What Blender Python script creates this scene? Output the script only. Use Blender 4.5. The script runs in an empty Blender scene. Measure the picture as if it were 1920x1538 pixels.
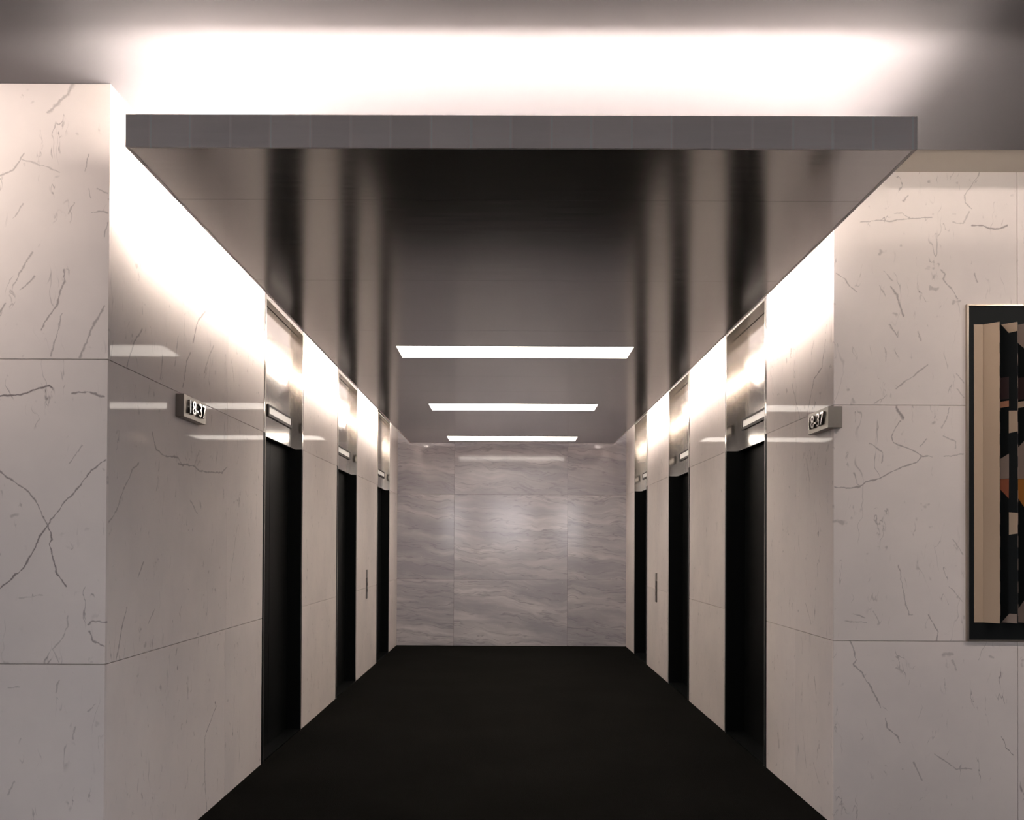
import bpy, bmesh, math
from mathutils import Matrix, Vector

# ------------------------------------------------------------------ camera, world, exposure
scene = bpy.context.scene
col = scene.collection

cam_data = bpy.data.cameras.new('camera')
cam_data.sensor_width = 36.0
cam_data.lens = 1950.0 / 1920.0 * 36.0
cam_data.shift_x = (960.0 - 945.92) / 1920.0
cam_data.shift_y = (999.48 - 769.0) / 1920.0
cam_data.clip_start = 0.05
cam = bpy.data.objects.new('camera', cam_data)
col.objects.link(cam)
R_cam = (Matrix.Rotation(math.radians(0.263), 4, 'Z') @ Matrix.Rotation(math.radians(90.725), 4, 'X')
         @ Matrix.Rotation(math.radians(0.279), 4, 'Z'))
cam.matrix_world = Matrix.Translation((0, 0, 1.40)) @ R_cam
scene.camera = cam

scene.view_settings.view_transform = 'Standard'
scene.view_settings.look = 'None'
scene.view_settings.exposure = 0.0
scene.view_settings.gamma = 1.0
scene.view_settings.use_curve_mapping = False
scene.cycles.diffuse_bounces = 4
scene.cycles.glossy_bounces = 4
scene.cycles.max_bounces = 7
scene.cycles.adaptive_threshold = 0.02

WORLD_STRENGTH = 13.0  # overcast daylight outside the hall windows behind the camera
COVE_POWER = 260.0  # fluorescent tubes on top of the canopy
COVE_SIDE = 140.0
COVE_ROW2, ROW2_Y = 18.0, 4.32  # second row across the deck
COVE_CORNER = 60.0
COVE_REAR = 200.0  
TUBE_FY, TUBE_SX, TUBE_SZ = 0.058, 0.030, 2.906   # set-back of the front and side tubes, height of the side tubes
TUBE_Y0L, TUBE_Y0R = 4.14, 5.10   # where the side tubes start
PANEL_POWER = 13.5
SLOT_POWER = 11.0              # strip lamp in the ceiling slot
WASH_LEFT, WASH_RIGHT = 70.0, 70.0    # recessed wall washers in the hall ceiling
WARM = (1.0, 0.90, 0.80)
WASH_COLOR = (1.0, 0.88, 0.80)

world = bpy.data.worlds.new('world')
scene.world = world
world.use_nodes = True
bg = world.node_tree.nodes['Background']
# pale overcast sky above the horizon, darker ground below it
wt = world.node_tree
tc = wt.nodes.new('ShaderNodeTexCoord')
sx = wt.nodes.new('ShaderNodeSeparateXYZ')
mr = wt.nodes.new('ShaderNodeMapRange')
mr.inputs[1].default_value, mr.inputs[2].default_value = -0.02, 0.02
mc = wt.nodes.new('ShaderNodeMix')
mc.data_type = 'RGBA'
mc.inputs[6].default_value = (0.10, 0.10, 0.10, 1)
mc.inputs[7].default_value = (0.97, 0.94, 0.97, 1)
wt.links.new(tc.outputs['Generated'], sx.inputs[0])
wt.links.new(sx.outputs[2], mr.inputs[0])
wt.links.new(mr.outputs[0], mc.inputs[0])
wt.links.new(mc.outputs[2], bg.inputs['Color'])
bg.inputs['Strength'].default_value = WORLD_STRENGTH

VEINS = {
 'L': [
  (9, 0.45, [(-1.724, 3.206), (-1.745, 3.168), (-1.784, 3.132), (-1.799, 3.122), (-1.822, 3.096)]),
  (4, 0.5, [(-1.917, 2.936), (-1.931, 2.904), (-1.958, 2.868), (-2.008, 2.847)]),
  (4, 0.35, [(-1.925, 2.911), (-1.838, 2.886), (-1.775, 2.861)]),
  (4, 0.55, [(-1.66, 2.933), (-1.668, 2.899), (-1.674, 2.865)]),
  (4, 0.4, [(-1.625, 2.792), (-1.585, 2.779)]),
  (4, 0.5, [(-1.648, 2.701), (-1.614, 2.705), (-1.581, 2.701)]),
  (4, 0.5, [(-1.584, 2.664), (-1.594, 2.607)]),
  (5, 0.5, [(-1.877, 2.545), (-1.897, 2.513), (-1.951, 2.412)]),
  (5, 0.55, [(-1.869, 2.448), (-1.921, 2.396)]),
  (5, 0.6, [(-1.982, 2.343), (-2.002, 2.309)]),
  (5, 0.65, [(-1.752, 2.478), (-1.748, 2.432), (-1.766, 2.392), (-1.78, 2.335), (-1.817, 2.285), (-1.836, 2.243)]),
  (4, 0.5, [(-1.757, 2.308), (-1.789, 2.18), (-1.801, 2.136)]),
  (6, 0.55, [(-1.592, 2.336), (-1.647, 2.237), (-1.668, 2.18), (-1.686, 2.136)]),
  (4, 0.45, [(-1.715, 2.741), (-1.734, 2.699)]),
  (4, 0.4, [(-1.915, 2.736), (-1.954, 2.677)]),
  (5, 0.95, [(-1.999, 1.978), (-1.915, 1.985), (-1.842, 2.012), (-1.806, 2.023), (-1.794, 2.01)]),
  (5, 0.75, [(-1.716, 1.99), (-1.653, 1.996), (-1.59, 1.976)]),
  (4, 0.75, [(-1.995, 1.683), (-1.945, 1.648), (-1.89, 1.612), (-1.854, 1.569), (-1.828, 1.513), (-1.805, 1.473)]),
  (4, 0.8, [(-1.584, 1.731), (-1.644, 1.68), (-1.704, 1.599), (-1.739, 1.569), (-1.778, 1.513), (-1.805, 1.473)]),
  (4.5, 0.9, [(-1.805, 1.473), (-1.838, 1.429), (-1.862, 1.368), (-1.895, 1.308), (-1.99, 1.222)]),
  (4.5, 0.9, [(-1.805, 1.473), (-1.788, 1.421), (-1.796, 1.4), (-1.785, 1.348), (-1.767, 1.283), (-1.731, 1.234)]),
  (4, 0.45, [(-1.674, 1.785), (-1.724, 1.714)]),
  (5, 0.7, [(-1.577, 1.099), (-1.632, 1.097), (-1.642, 1.084)]),
  (5, 0.7, [(-1.638, 1.059), (-1.623, 1.02), (-1.581, 0.997)]),
  (4, 0.4, [(-1.724, 1.119), (-1.723, 1.084), (-1.742, 1.034), (-1.781, 0.988), (-1.757, 0.938)]),
  (4, 0.3, [(-1.915, 1.189), (-1.825, 1.2)]),
  (5, 0.45, [(-1.757, 0.869), (-1.767, 0.817)]),
  (5, 0.4, [(-1.955, 0.837), (-1.911, 0.843)]),
  (4, 0.4, [(-1.61, 0.776), (-1.641, 0.745)]),
  (4, 0.4, [(-1.692, 0.683), (-1.7, 0.641)]),
  (5, 0.4, [(-1.93, 0.474), (-1.95, 0.422)]),
 ],
 'l': [
  (8, 0.65, [(5.352, 2.603), (5.234, 2.533), (5.199, 2.493), (5.149, 2.405)]),
  (7, 0.4, [(5.511, 2.459), (5.425, 2.387), (5.333, 2.274)]),
  (8, 0.55, [(5.108, 2.344), (5.05, 2.295), (4.995, 2.156)]),
  (7, 0.5, [(4.437, 2.323), (4.344, 2.254), (4.262, 2.134)]),
  (6, 0.45, [(4.7, 2.261), (4.674, 2.143)]),
  (6, 0.35, [(5.874, 2.433), (5.923, 2.334)]),
  (6, 0.4, [(4.916, 2.39), (4.873, 2.24)]),
  (6, 0.35, [(4.11, 2.205), (4.08, 2.094)]),
  (6, 0.55, [(4.568, 1.893), (4.626, 1.823), (4.734, 1.804), (4.932, 1.811), (4.981, 1.785), (5.175, 1.792), (5.283, 1.773), (5.686, 1.793), (5.792, 1.836)]),
  (8, 0.6, [(4.801, 1.807), (4.924, 1.813)]),
  (7, 0.7, [(4.933, 1.783), (5.014, 1.782)]),
  (6, 0.35, [(5.271, 1.878), (5.193, 1.799)]),
  (6, 0.45, [(4.408, 1.742), (4.345, 1.719), (4.234, 1.621), (4.161, 1.53), (4.079, 1.485)]),
  (7, 0.6, [(4.287, 1.138), (4.242, 1.075), (4.176, 0.937)]),
  (7, 0.5, [(4.477, 1.324), (4.414, 1.259)]),
  (6, 0.45, [(4.624, 1.115), (4.543, 1.052)]),
  (6, 0.4, [(5.128, 1.617), (5.244, 1.557)]),
  (5, 0.7, [(5.588, 0.557), (5.609, 0.528), (5.492, 0.456), (5.407, 0.399), (5.413, 0.179), (5.456, 0.008)]),
  (8, 0.55, [(4.942, 0.901), (4.927, 0.88)]),
  (12, 0.6, [(4.952, 0.814), (4.952, 0.809)]),
  (6, 0.35, [(6.018, 1.513), (5.867, 1.194)]),
 ],
 'R': [
  (4, 0.45, [(2.381, 3.308), (2.332, 3.237), (2.305, 3.194), (2.308, 3.156), (2.34, 3.123)]),
  (5, 0.35, [(2.327, 3.11), (2.297, 3.047), (2.243, 3.058)]),
  (5, 0.75, [(2.343, 3.039), (2.389, 3.039), (2.435, 3.026), (2.475, 3.026), (2.521, 3.037)]),
  (5, 0.5, [(1.778, 3.053), (1.864, 3.065), (1.935, 3.062), (2.027, 3.076), (2.135, 3.079)]),
  (4, 0.45, [(1.948, 3.1), (1.989, 3.1), (2.027, 3.081)]),
  (7, 0.5, [(2.016, 3.19), (1.994, 3.166)]),
  (5, 0.55, [(1.656, 2.795), (1.694, 2.765), (1.719, 2.733), (1.756, 2.7)]),
  (4, 0.4, [(1.894, 2.804), (1.94, 2.758)]),
  (6, 0.6, [(1.927, 2.728), (1.964, 2.674), (1.994, 2.579)]),
  (5, 0.4, [(1.873, 2.733), (1.902, 2.679)]),
  (5, 0.5, [(2.183, 2.813), (2.205, 2.791), (2.191, 2.767), (2.243, 2.707), (2.267, 2.667)]),
  (6, 0.5, [(2.353, 2.792), (2.367, 2.751)]),
  (5, 0.5, [(1.921, 2.532), (1.967, 2.47)]),
  (6, 0.4, [(2.067, 2.498), (2.083, 2.454)]),
  (4, 0.35, [(1.897, 2.421), (1.908, 2.383), (1.902, 2.348)]),
  (5, 0.5, [(2.118, 2.327), (2.07, 2.295), (2.035, 2.265), (1.986, 2.235), (1.956, 2.207)]),
  (4, 0.4, [(1.908, 2.177), (1.892, 2.156), (1.848, 2.137)]),
  (4, 0.4, [(2.264, 2.284), (2.299, 2.236)]),
  (4, 0.4, [(2.267, 2.209), (2.299, 2.163)]),
  (9, 0.7, [(1.956, 2.115), (1.978, 2.08), (1.991, 2.059)]),
  (4, 0.6, [(1.978, 2.045), (1.956, 2.015), (1.932, 1.961), (1.943, 1.934), (2.027, 1.902), (2.078, 1.875), (2.091, 1.864), (2.14, 1.862)]),
  (4, 0.5, [(2.202, 1.865), (2.299, 1.876)]),
  (5, 0.65, [(2.083, 1.862), (2.062, 1.835), (1.991, 1.813), (1.916, 1.777), (1.873, 1.753), (1.803, 1.733), (1.768, 1.709), (1.711, 1.7), (1.649, 1.706)]),
  (4, 0.45, [(2.113, 1.954), (2.078, 1.916)]),
  (4, 0.4, [(2.229, 2.117), (2.21, 2.046), (2.186, 2.008)]),
  (5, 0.4, [(2.196, 1.968), (2.258, 1.941), (2.256, 1.906)]),
  (4, 0.5, [(1.743, 1.776), (1.765, 1.717)]),
  (4, 0.5, [(1.822, 1.933), (1.889, 1.885), (1.886, 1.831)]),
  (4, 0.55, [(1.97, 1.313), (1.989, 1.205), (2.005, 1.114), (2.024, 1.063), (2.043, 1.06)]),
  (4, 0.6, [(2.118, 1.063), (2.15, 1.01), (2.172, 0.977), (2.161, 0.932)]),
  (4, 0.45, [(2.223, 1.207), (2.29, 1.131)]),
  (4, 0.45, [(2.242, 1.449), (2.293, 1.369)]),
  (4, 0.5, [(1.738, 1.069), (1.8, 1.048)]),
  (4, 0.45, [(1.701, 1.031), (1.806, 1.021)]),
  (4, 0.35, [(1.841, 1.083), (1.876, 1.022)]),
  (5, 0.6, [(1.663, 1.023), (1.69, 0.98), (1.717, 0.932), (1.739, 0.905), (1.755, 0.835), (1.744, 0.808), (1.784, 0.768), (1.838, 0.682), (1.862, 0.637), (1.881, 0.591)]),
  (5, 0.6, [(1.905, 0.546), (1.911, 0.492), (1.962, 0.452), (1.978, 0.417)]),
  (5, 0.5, [(2.045, 0.318), (2.088, 0.23)]),
  (4, 0.5, [(2.153, 0.364), (2.214, 0.319), (2.26, 0.287), (2.343, 0.288)]),
  (3, 0.8, [(2.486, 0.45), (2.512, 0.409), (2.51, 0.396), (2.547, 0.359)]),
  (12, 0.4, [(2.193, 0.859), (2.239, 0.867)]),
  (8, 0.35, [(2.239, 0.83), (2.26, 0.787)]),
  (7, 0.35, [(2.427, 0.858), (2.446, 0.847)]),
  (6, 0.35, [(1.957, 0.793), (1.989, 0.777)]),
 ],
 'r': [
  (6, 0.6, [(5.406, 2.48), (5.47, 2.346), (5.613, 2.307), (5.743, 2.127)]),
  (6, 0.45, [(6.048, 2.352), (5.946, 2.214), (5.88, 2.129)]),
  (6, 0.45, [(5.763, 1.893), (5.681, 1.755)]),
  (6, 0.4, [(5.614, 2.515), (5.664, 2.452)]),
  (5, 0.4, [(5.819, 0.38), (5.746, 0.188)]),
  (5, 0.4, [(5.615, 0.244), (5.509, 0.154)]),
  (8, 0.4, [(5.597, 0.705), (5.568, 0.623)]),
  (6, 0.4, [(5.77, 1.096), (5.658, 0.986)]),
 ],
}

# ------------------------------------------------------------------ dimensions (metres)
WL, WR = -1.576, 1.641            # corridor wall faces
YL, YR = 4.06, 5.27               # faces of the left and right return walls
YB = 14.62                        # back wall face
ZC = 3.212                        # hall ceiling
CX0, CX1, CY0, CY1 = -1.318, 1.383, 3.53, 13.72   # canopy
CZ0, CZ1 = 2.758, 2.870
J1, J2 = 0.930, 2.124             # horizontal marble joints
OPEN = [(6.64, 7.91), (9.48, 10.72), (12.37, 13.65)]
HX0, HX1, HY0 = -6.6, 6.9, -5.0   # hall extents

# ------------------------------------------------------------------ node helpers
class NT:
    def __init__(self, name):
        self.mat = bpy.data.materials.new(name)
        self.mat.use_nodes = True
        self.t = self.mat.node_tree
        self.t.nodes.clear()
        self.out = self.n('ShaderNodeOutputMaterial')
        self.b = self.n('ShaderNodeBsdfPrincipled')
        self.link(self.b.outputs[0], self.out.inputs[0])
    def n(self, kind, **kw):
        nd = self.t.nodes.new(kind)
        for k, v in kw.items():
            setattr(nd, k, v)
        return nd
    def link(self, a, b):
        self.t.links.new(a, b)
    def put(self, sock, v):
        if hasattr(v, 'is_output'):
            self.link(v, sock)
        else:
            sock.default_value = v
    def math(self, op, a, b=None, clamp=False):
        nd = self.n('ShaderNodeMath', operation=op, use_clamp=clamp)
        self.put(nd.inputs[0], a)
        if b is not None:
            self.put(nd.inputs[1], b)
        return nd.outputs[0]
    def vec(self, op, a, b=None, scale=None):
        nd = self.n('ShaderNodeVectorMath', operation=op)
        self.put(nd.inputs[0], a)
        if b is not None:
            self.put(nd.inputs[1], b)
        if scale is not None:
            self.put(nd.inputs['Scale'], scale)
        return nd.outputs['Value'] if op in ('LENGTH', 'DOT_PRODUCT') else nd.outputs['Vector']
    def xyz(self, x, y, z):
        nd = self.n('ShaderNodeCombineXYZ')
        for s, v in zip(nd.inputs, (x, y, z)):
            self.put(s, v)
        return nd.outputs[0]
    def noise(self, v, scale, detail=3.0, rough=0.55, color=False):
        nd = self.n('ShaderNodeTexNoise')
        self.put(nd.inputs['Vector'], v)
        nd.inputs['Scale'].default_value = scale
        nd.inputs['Detail'].default_value = detail
        nd.inputs['Roughness'].default_value = rough
        return nd.outputs['Color'] if color else nd.outputs['Fac']
    def ramp(self, v, a, b, c=0.0, d=1.0, smooth=True):
        nd = self.n('ShaderNodeMapRange')
        if smooth:
            nd.interpolation_type = 'SMOOTHSTEP'
        nd.clamp = True
        self.put(nd.inputs[0], v)
        for i, q in enumerate((a, b, c, d)):
            nd.inputs[i + 1].default_value = q
        return nd.outputs[0]
    def mix(self, f, a, b):
        nd = self.n('ShaderNodeMix', data_type='RGBA')
        self.put(nd.inputs[0], f)
        self.put(nd.inputs[6], a if hasattr(a, 'is_output') else (*a, 1))
        self.put(nd.inputs[7], b if hasattr(b, 'is_output') else (*b, 1))
        return nd.outputs[2]
    def bump(self, h, strength, dist):
        nd = self.n('ShaderNodeBump')
        nd.inputs['Strength'].default_value = strength
        nd.inputs['Distance'].default_value = dist
        self.link(h, nd.inputs['Height'])
        self.link(nd.outputs[0], self.b.inputs['Normal'])
    def set(self, **kw):
        names = dict(color='Base Color', rough='Roughness', metal='Metallic', spec='Specular IOR Level',
                     coat='Coat Weight', ior='IOR')
        for k, v in kw.items():
            if k == 'color' and not hasattr(v, 'is_output'):
                v = (*v, 1)
            self.put(self.b.inputs[names[k]], v)

def wall_coords(m, axis):
    """2-D coordinates on a vertical wall: run along the wall, height, a per-slab random third."""
    pos = m.n('ShaderNodeNewGeometry').outputs['Position']
    sep = m.n('ShaderNodeSeparateXYZ')
    m.link(pos, sep.inputs[0])
    info = m.n('ShaderNodeObjectInfo')
    rnd = m.math('MULTIPLY', info.outputs['Random'], 41.0)
    u = sep.outputs[0] if axis == 'x' else sep.outputs[1]
    return u, sep.outputs[2], rnd, info.outputs['Random']

def marble(name, axis, lean, veins=(), fine=1.0, polished=True):
    """White marble with grey-brown veins; `lean` tilts the fleck direction, `veins` are the drawn ones."""
    m = NT(name)
    u, z, rnd, r01 = wall_coords(m, axis)
    p3 = m.xyz(u, z, rnd)
    warp = m.noise(p3, 3.0, 3.0, 0.6, color=True)
    warp = m.vec('SCALE', m.vec('SUBTRACT', warp, (0.5, 0.5, 0.5)), scale=0.16)
    pw = m.vec('ADD', p3, warp)
    # rotate so that y runs along the fleck direction, then squash across it
    def fleck(ang, sx, sy, scale, w, lo, hi, mscale, off):
        mp = m.n('ShaderNodeMapping')
        m.link(pw, mp.inputs['Vector'])
        mp.inputs['Location'].default_value = (off, off * 0.7, off * 0.3)
        mp.inputs['Rotation'].default_value = (0, 0, ang)
        mp.inputs['Scale'].default_value = (sx, sy, 1)
        n = m.noise(mp.outputs[0], scale, 3.0, 0.55)
        line = m.ramp(m.math('ABSOLUTE', m.math('SUBTRACT', n, 0.5)), 0.0, w, 1.0, 0.0)
        mask = m.ramp(m.noise(mp.outputs[0], mscale, 2.0, 0.6), lo, hi)
        return m.math('MULTIPLY', line, mask)
    f1 = fleck(lean, 4.0, 0.8, 3.0, 0.012, 0.60, 0.70, 4.5, 3.1)
    f2 = fleck(lean * 1.25, 3.2, 1.1, 5.5, 0.022, 0.60, 0.72, 4.2, 9.4)
    f3 = fleck(lean * 0.8, 3.4, 0.6, 1.6, 0.006, 0.55, 0.68, 3.5, 17.7)
    spots = m.ramp(m.noise(m.vec('ADD', p3, (7.3, 2.2, 0.0)), 16.0, 2.0, 0.5), 0.70, 0.78)
    v = m.math('ADD', m.math('MULTIPLY', f1, 0.55 * fine), m.math('MULTIPLY', f2, 0.45 * fine))
    v = m.math('ADD', v, m.math('MULTIPLY', f3, 0.35 * fine))
    v = m.math('ADD', v, m.math('MULTIPLY', spots, 0.30 * fine))
    if veins:
        p2 = m.xyz(u, z, 0.0)
        jit = m.noise(p2, 22.0, 3.0, 0.6, color=True)
        jit = m.vec('MULTIPLY', m.vec('SUBTRACT', jit, (0.5, 0.5, 0.5)), (0.022, 0.022, 0.0))
        pj = m.vec('ADD', p2, jit)
        wmod = m.ramp(m.noise(p2, 28.0, 2.0, 0.6), 0.30, 0.72, 0.45, 1.5)
        best = None
        for wd, s, pts in veins:
            dmin = None
            for a, b in zip(pts[:-1], pts[1:]):
                A = Vector((a[0], a[1], 0)); B = Vector((b[0], b[1], 0)); BA = B - A
                l2 = max(BA.length_squared, 1e-6)
                pa = m.vec('SUBTRACT', pj, tuple(A))
                h = m.math('MULTIPLY', m.vec('DOT_PRODUCT', pa, tuple(BA)), 1.0 / l2, clamp=True)
                d = m.vec('LENGTH', m.vec('SUBTRACT', pa, m.vec('SCALE', tuple(BA), scale=h)))
                dmin = d if dmin is None else m.math('MINIMUM', dmin, d)
            dn = m.math('DIVIDE', dmin, m.math('MULTIPLY', wmod, wd * 0.001))
            val = m.ramp(dn, 0.10, 1.1, s * 0.92, 0.0)
            best = val if best is None else m.math('MAXIMUM', best, val)
        v = m.math('MAXIMUM', v, best)
    v = m.math('MINIMUM', v, 0.95)
    cloud = m.ramp(m.noise(pw, 1.7, 4.0, 0.6), 0.30, 0.75)
    base = m.mix(cloud, (0.80, 0.722, 0.685), (0.72, 0.652, 0.625))
    tone = m.math('ADD', 0.965, m.math('MULTIPLY', r01, 0.05))
    base = m.vec('SCALE', base, scale=tone)
    m.set(color=m.mix(v, base, (0.17, 0.135, 0.135)), rough=0.5, spec=0.0, coat=MARBLE_COAT if polished else 0.05)
    m.b.inputs['Coat Roughness'].default_value = MARBLE_ROUGH if polished else 0.35
    return m.mat

MARBLE_ROUGH = 0.04
MARBLE_COAT = 0.13

def banded_stone():
    """Blue-grey stone of the end wall, veined in long, slightly falling bands."""
    m = NT('blue_grey_stone')
    u, z, rnd, r01 = wall_coords(m, 'x')
    zt = m.math('ADD', z, m.math('MULTIPLY', u, 0.10))
    p = m.xyz(u, zt, rnd)
    warp = m.vec('SCALE', m.vec('SUBTRACT', m.noise(p, 1.3, 3.0, 0.6, color=True), (0.5, 0.5, 0.5)), scale=0.35)
    pw = m.vec('ADD', p, warp)
    def band(sx, sy, scale, detail):
        return m.noise(m.vec('MULTIPLY', pw, (sx, sy, 1.0)), scale, detail, 0.62)
    b1 = m.ramp(band(0.30, 2.2, 1.8, 4.0), 0.32, 0.70)
    b2 = m.ramp(band(0.35, 5.0, 3.0, 4.0), 0.36, 0.66)
    l1 = m.ramp(m.math('ABSOLUTE', m.math('SUBTRACT', band(0.30, 4.0, 2.2, 3.0), 0.5)), 0.0, 0.022, 1.0, 0.0)
    speck = m.ramp(m.noise(p, 36.0, 2.0, 0.5), 0.70, 0.76)
    c = m.mix(b1, (0.36, 0.345, 0.38), (0.66, 0.62, 0.63))
    c = m.mix(m.math('MULTIPLY', b2, 0.55), c, (0.40, 0.38, 0.41))
    c = m.mix(m.math('MULTIPLY', l1, 0.55), c, (0.25, 0.235, 0.265))
    c = m.mix(m.math('MULTIPLY', speck, 0.30), c, (0.74, 0.71, 0.69))
    c = m.vec('SCALE', c, scale=m.math('ADD', 0.93, m.math('MULTIPLY', r01, 0.14)))
    m.set(color=c, rough=0.105, spec=0.5)
    return m.mat

def plain(name, color, rough=0.6, metal=0.0, spec=0.5, nscale=None, namp=0.06, bump=0.0):
    m = NT(name)
    pos = m.n('ShaderNodeNewGeometry').outputs['Position']
    if nscale:
        n = m.noise(pos, nscale, 3.0)
        c = m.mix(n, tuple(q * (1 - namp) for q in color), tuple(q * (1 + namp) for q in color))
        m.set(color=c)
        if bump:
            m.bump(n, bump, 0.004)
    else:
        m.set(color=color)
    m.set(rough=rough, metal=metal, spec=spec)
    return m.mat

def leaf_metal(name, axes, color, rough, metal=1.0, vary=1.0):
    """Silver-leaf metal laid in 14 cm squares, finely brushed across the corridor."""
    m = NT(name)
    pos = m.n('ShaderNodeNewGeometry').outputs['Position']
    sep = m.n('ShaderNodeSeparateXYZ')
    m.link(pos, sep.inputs[0])
    s = {'x': sep.outputs[0], 'y': sep.outputs[1], 'z': sep.outputs[2]}
    a = m.math('FLOOR', m.math('DIVIDE', s[axes[0]], 0.137))
    b = m.math('FLOOR', m.math('DIVIDE', s[axes[1]], 0.137))
    wn = m.n('ShaderNodeTexWhiteNoise', noise_dimensions='2D')
    m.link(m.xyz(a, b, 0.0), wn.inputs['Vector'])
    fa = m.math('FRACT', m.math('DIVIDE', s[axes[0]], 0.137))
    seam = m.ramp(m.math('ABSOLUTE', m.math('SUBTRACT', fa, 0.5)), 0.44, 0.5)
    brush = m.noise(m.vec('MULTIPLY', pos, (1.2, 16.0, 16.0)), 3.0, 4.0, 0.6)
    tone = m.math('ADD', 0.86, m.math('MULTIPLY', wn.outputs['Value'], 0.10 * vary))
    tone = m.math('ADD', tone, m.math('MULTIPLY', brush, 0.12))
    tone = m.math('ADD', tone, m.math('MULTIPLY', seam, 0.10 * vary))
    m.set(color=m.vec('SCALE', color, scale=tone), metal=metal,
          rough=m.math('ADD', rough - 0.03, m.math('MULTIPLY', brush, 0.06)))
    return m.mat

def brushed(name, color, rough):
    m = NT(name)
    pos = m.n('ShaderNodeNewGeometry').outputs['Position']
    n = m.noise(m.vec('MULTIPLY', pos, (60.0, 60.0, 1.5)), 4.0, 3.0, 0.6)
    m.set(color=m.mix(n, tuple(q * 0.93 for q in color), tuple(min(1, q * 1.07) for q in color)), metal=1.0,
          rough=m.math('ADD', rough - 0.04, m.math('MULTIPLY', n, 0.08)))
    return m.mat

def emitter(name, color, strength):
    m = NT(name)
    m.set(color=(0.8, 0.8, 0.8), rough=0.5)
    m.b.inputs['Emission Color'].default_value = (*color, 1)
    m.b.inputs['Emission Strength'].default_value = strength
    return m.mat

def carpet():
    m = NT('charcoal_carpet')
    pos = m.n('ShaderNodeNewGeometry').outputs['Position']
    n = m.noise(pos, 140.0, 2.0)
    n2 = m.noise(pos, 1.2, 3.0)
    c = m.mix(n, (0.0074, 0.0073, 0.0066), (0.0125, 0.0122, 0.0112))
    m.set(color=m.vec('SCALE', c, scale=m.ramp(n2, 0.3, 0.7, 0.9, 1.1)), rough=0.95, spec=0.0)
    m.bump(n, 0.5, 0.004)
    return m.mat

def window_glass(name, tint):
    m = NT(name)
    tr = m.n('ShaderNodeBsdfTransparent')
    tr.inputs['Color'].default_value = (tint, tint, tint, 1)
    gl = m.n('ShaderNodeBsdfGlossy')
    gl.inputs['Roughness'].default_value = 0.02
    fr = m.n('ShaderNodeFresnel')
    mx = m.n('ShaderNodeMixShader')
    m.link(fr.outputs[0], mx.inputs[0]); m.link(tr.outputs[0], mx.inputs[1]); m.link(gl.outputs[0], mx.inputs[2])
    m.link(mx.outputs[0], m.out.inputs[0])
    return m.mat

# ------------------------------------------------------------------ object helpers
WORLD_LOC = {}

def finish(o, parent, world_loc, label=None, category=None, group=None, kind=None):
    col.objects.link(o)
    WORLD_LOC[o.name] = Vector(world_loc)
    o.location = Vector(world_loc)
    if parent is not None:
        o.parent = parent
        o.location = Vector(world_loc) - WORLD_LOC[parent.name]
    for k, v in (('label', label), ('category', category), ('group', group), ('kind', kind)):
        if v:
            o[k] = v
    return o

def empty(name, loc, **kw):
    o = bpy.data.objects.new(name, None)
    o.empty_display_size = 0.2
    return finish(o, kw.pop('parent', None), loc, **kw)

def mesh_obj(name, bm, mat, parent=None, origin=None, smooth=False, **kw):
    bmesh.ops.recalc_face_normals(bm, faces=bm.faces)
    if origin is None:
        xs = [v.co for v in bm.verts]
        lo = Vector([min(c[i] for c in xs) for i in range(3)]); hi = Vector([max(c[i] for c in xs) for i in range(3)])
        origin = Vector(((lo.x + hi.x) / 2, (lo.y + hi.y) / 2, lo.z))
    bmesh.ops.translate(bm, verts=bm.verts, vec=-Vector(origin))
    me = bpy.data.meshes.new(name)
    bm.to_mesh(me); bm.free()
    if smooth:
        for p in me.polygons:
            p.use_smooth = True
    me.materials.append(mat)
    return finish(bpy.data.objects.new(name, me), parent, origin, **kw)

def add_box(bm, x0, x1, y0, y1, z0, z1, bevel=0.0):
    vs = [bm.verts.new((x, y, z)) for x in (x0, x1) for y in (y0, y1) for z in (z0, z1)]
    fs = [(0, 1, 3, 2), (4, 6, 7, 5), (0, 4, 5, 1), (2, 3, 7, 6), (0, 2, 6, 4), (1, 5, 7, 3)]
    faces = [bm.faces.new([vs[i] for i in f]) for f in fs]
    if bevel:
        edges = list({e for f in faces for e in f.edges})
        bmesh.ops.bevel(bm, geom=edges, offset=bevel, segments=1, affect='EDGES')

def box(name, x0, x1, y0, y1, z0, z1, mat, parent=None, bevel=0.0, **kw):
    bm = bmesh.new()
    add_box(bm, min(x0, x1), max(x0, x1), min(y0, y1), max(y0, y1), z0, z1, bevel)
    return mesh_obj(name, bm, mat, parent, **kw)

def boxes(name, lst, mat, parent=None, **kw):
    bm = bmesh.new()
    for b in lst:
        add_box(bm, *b)
    return mesh_obj(name, bm, mat, parent, **kw)

def tube(name, a, b, r, mat, parent=None, seg=12, **kw):
    a, b = Vector(a), Vector(b)
    d = b - a
    bm = bmesh.new()
    bmesh.ops.create_cone(bm, cap_ends=True, segments=seg, radius1=r, radius2=r, depth=d.length)
    rot = d.to_track_quat('Z', 'Y').to_matrix().to_4x4()
    bmesh.ops.transform(bm, verts=bm.verts, matrix=Matrix.Translation((a + b) / 2) @ rot)
    return mesh_obj(name, bm, mat, parent, smooth=False, **kw)

def prism(name, poly, thick_vec, mat, parent=None, **kw):
    """Extrude a planar 3-D polygon by thick_vec."""
    bm = bmesh.new()
    t = Vector(thick_vec)
    a = [bm.verts.new(Vector(p)) for p in poly]
    b = [bm.verts.new(Vector(p) + t) for p in poly]
    bm.faces.new(a); bm.faces.new(b[::-1])
    n = len(a)
    for i in range(n):
        bm.faces.new([a[i], a[(i + 1) % n], b[(i + 1) % n], b[i]])
    return mesh_obj(name, bm, mat, parent, **kw)

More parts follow.
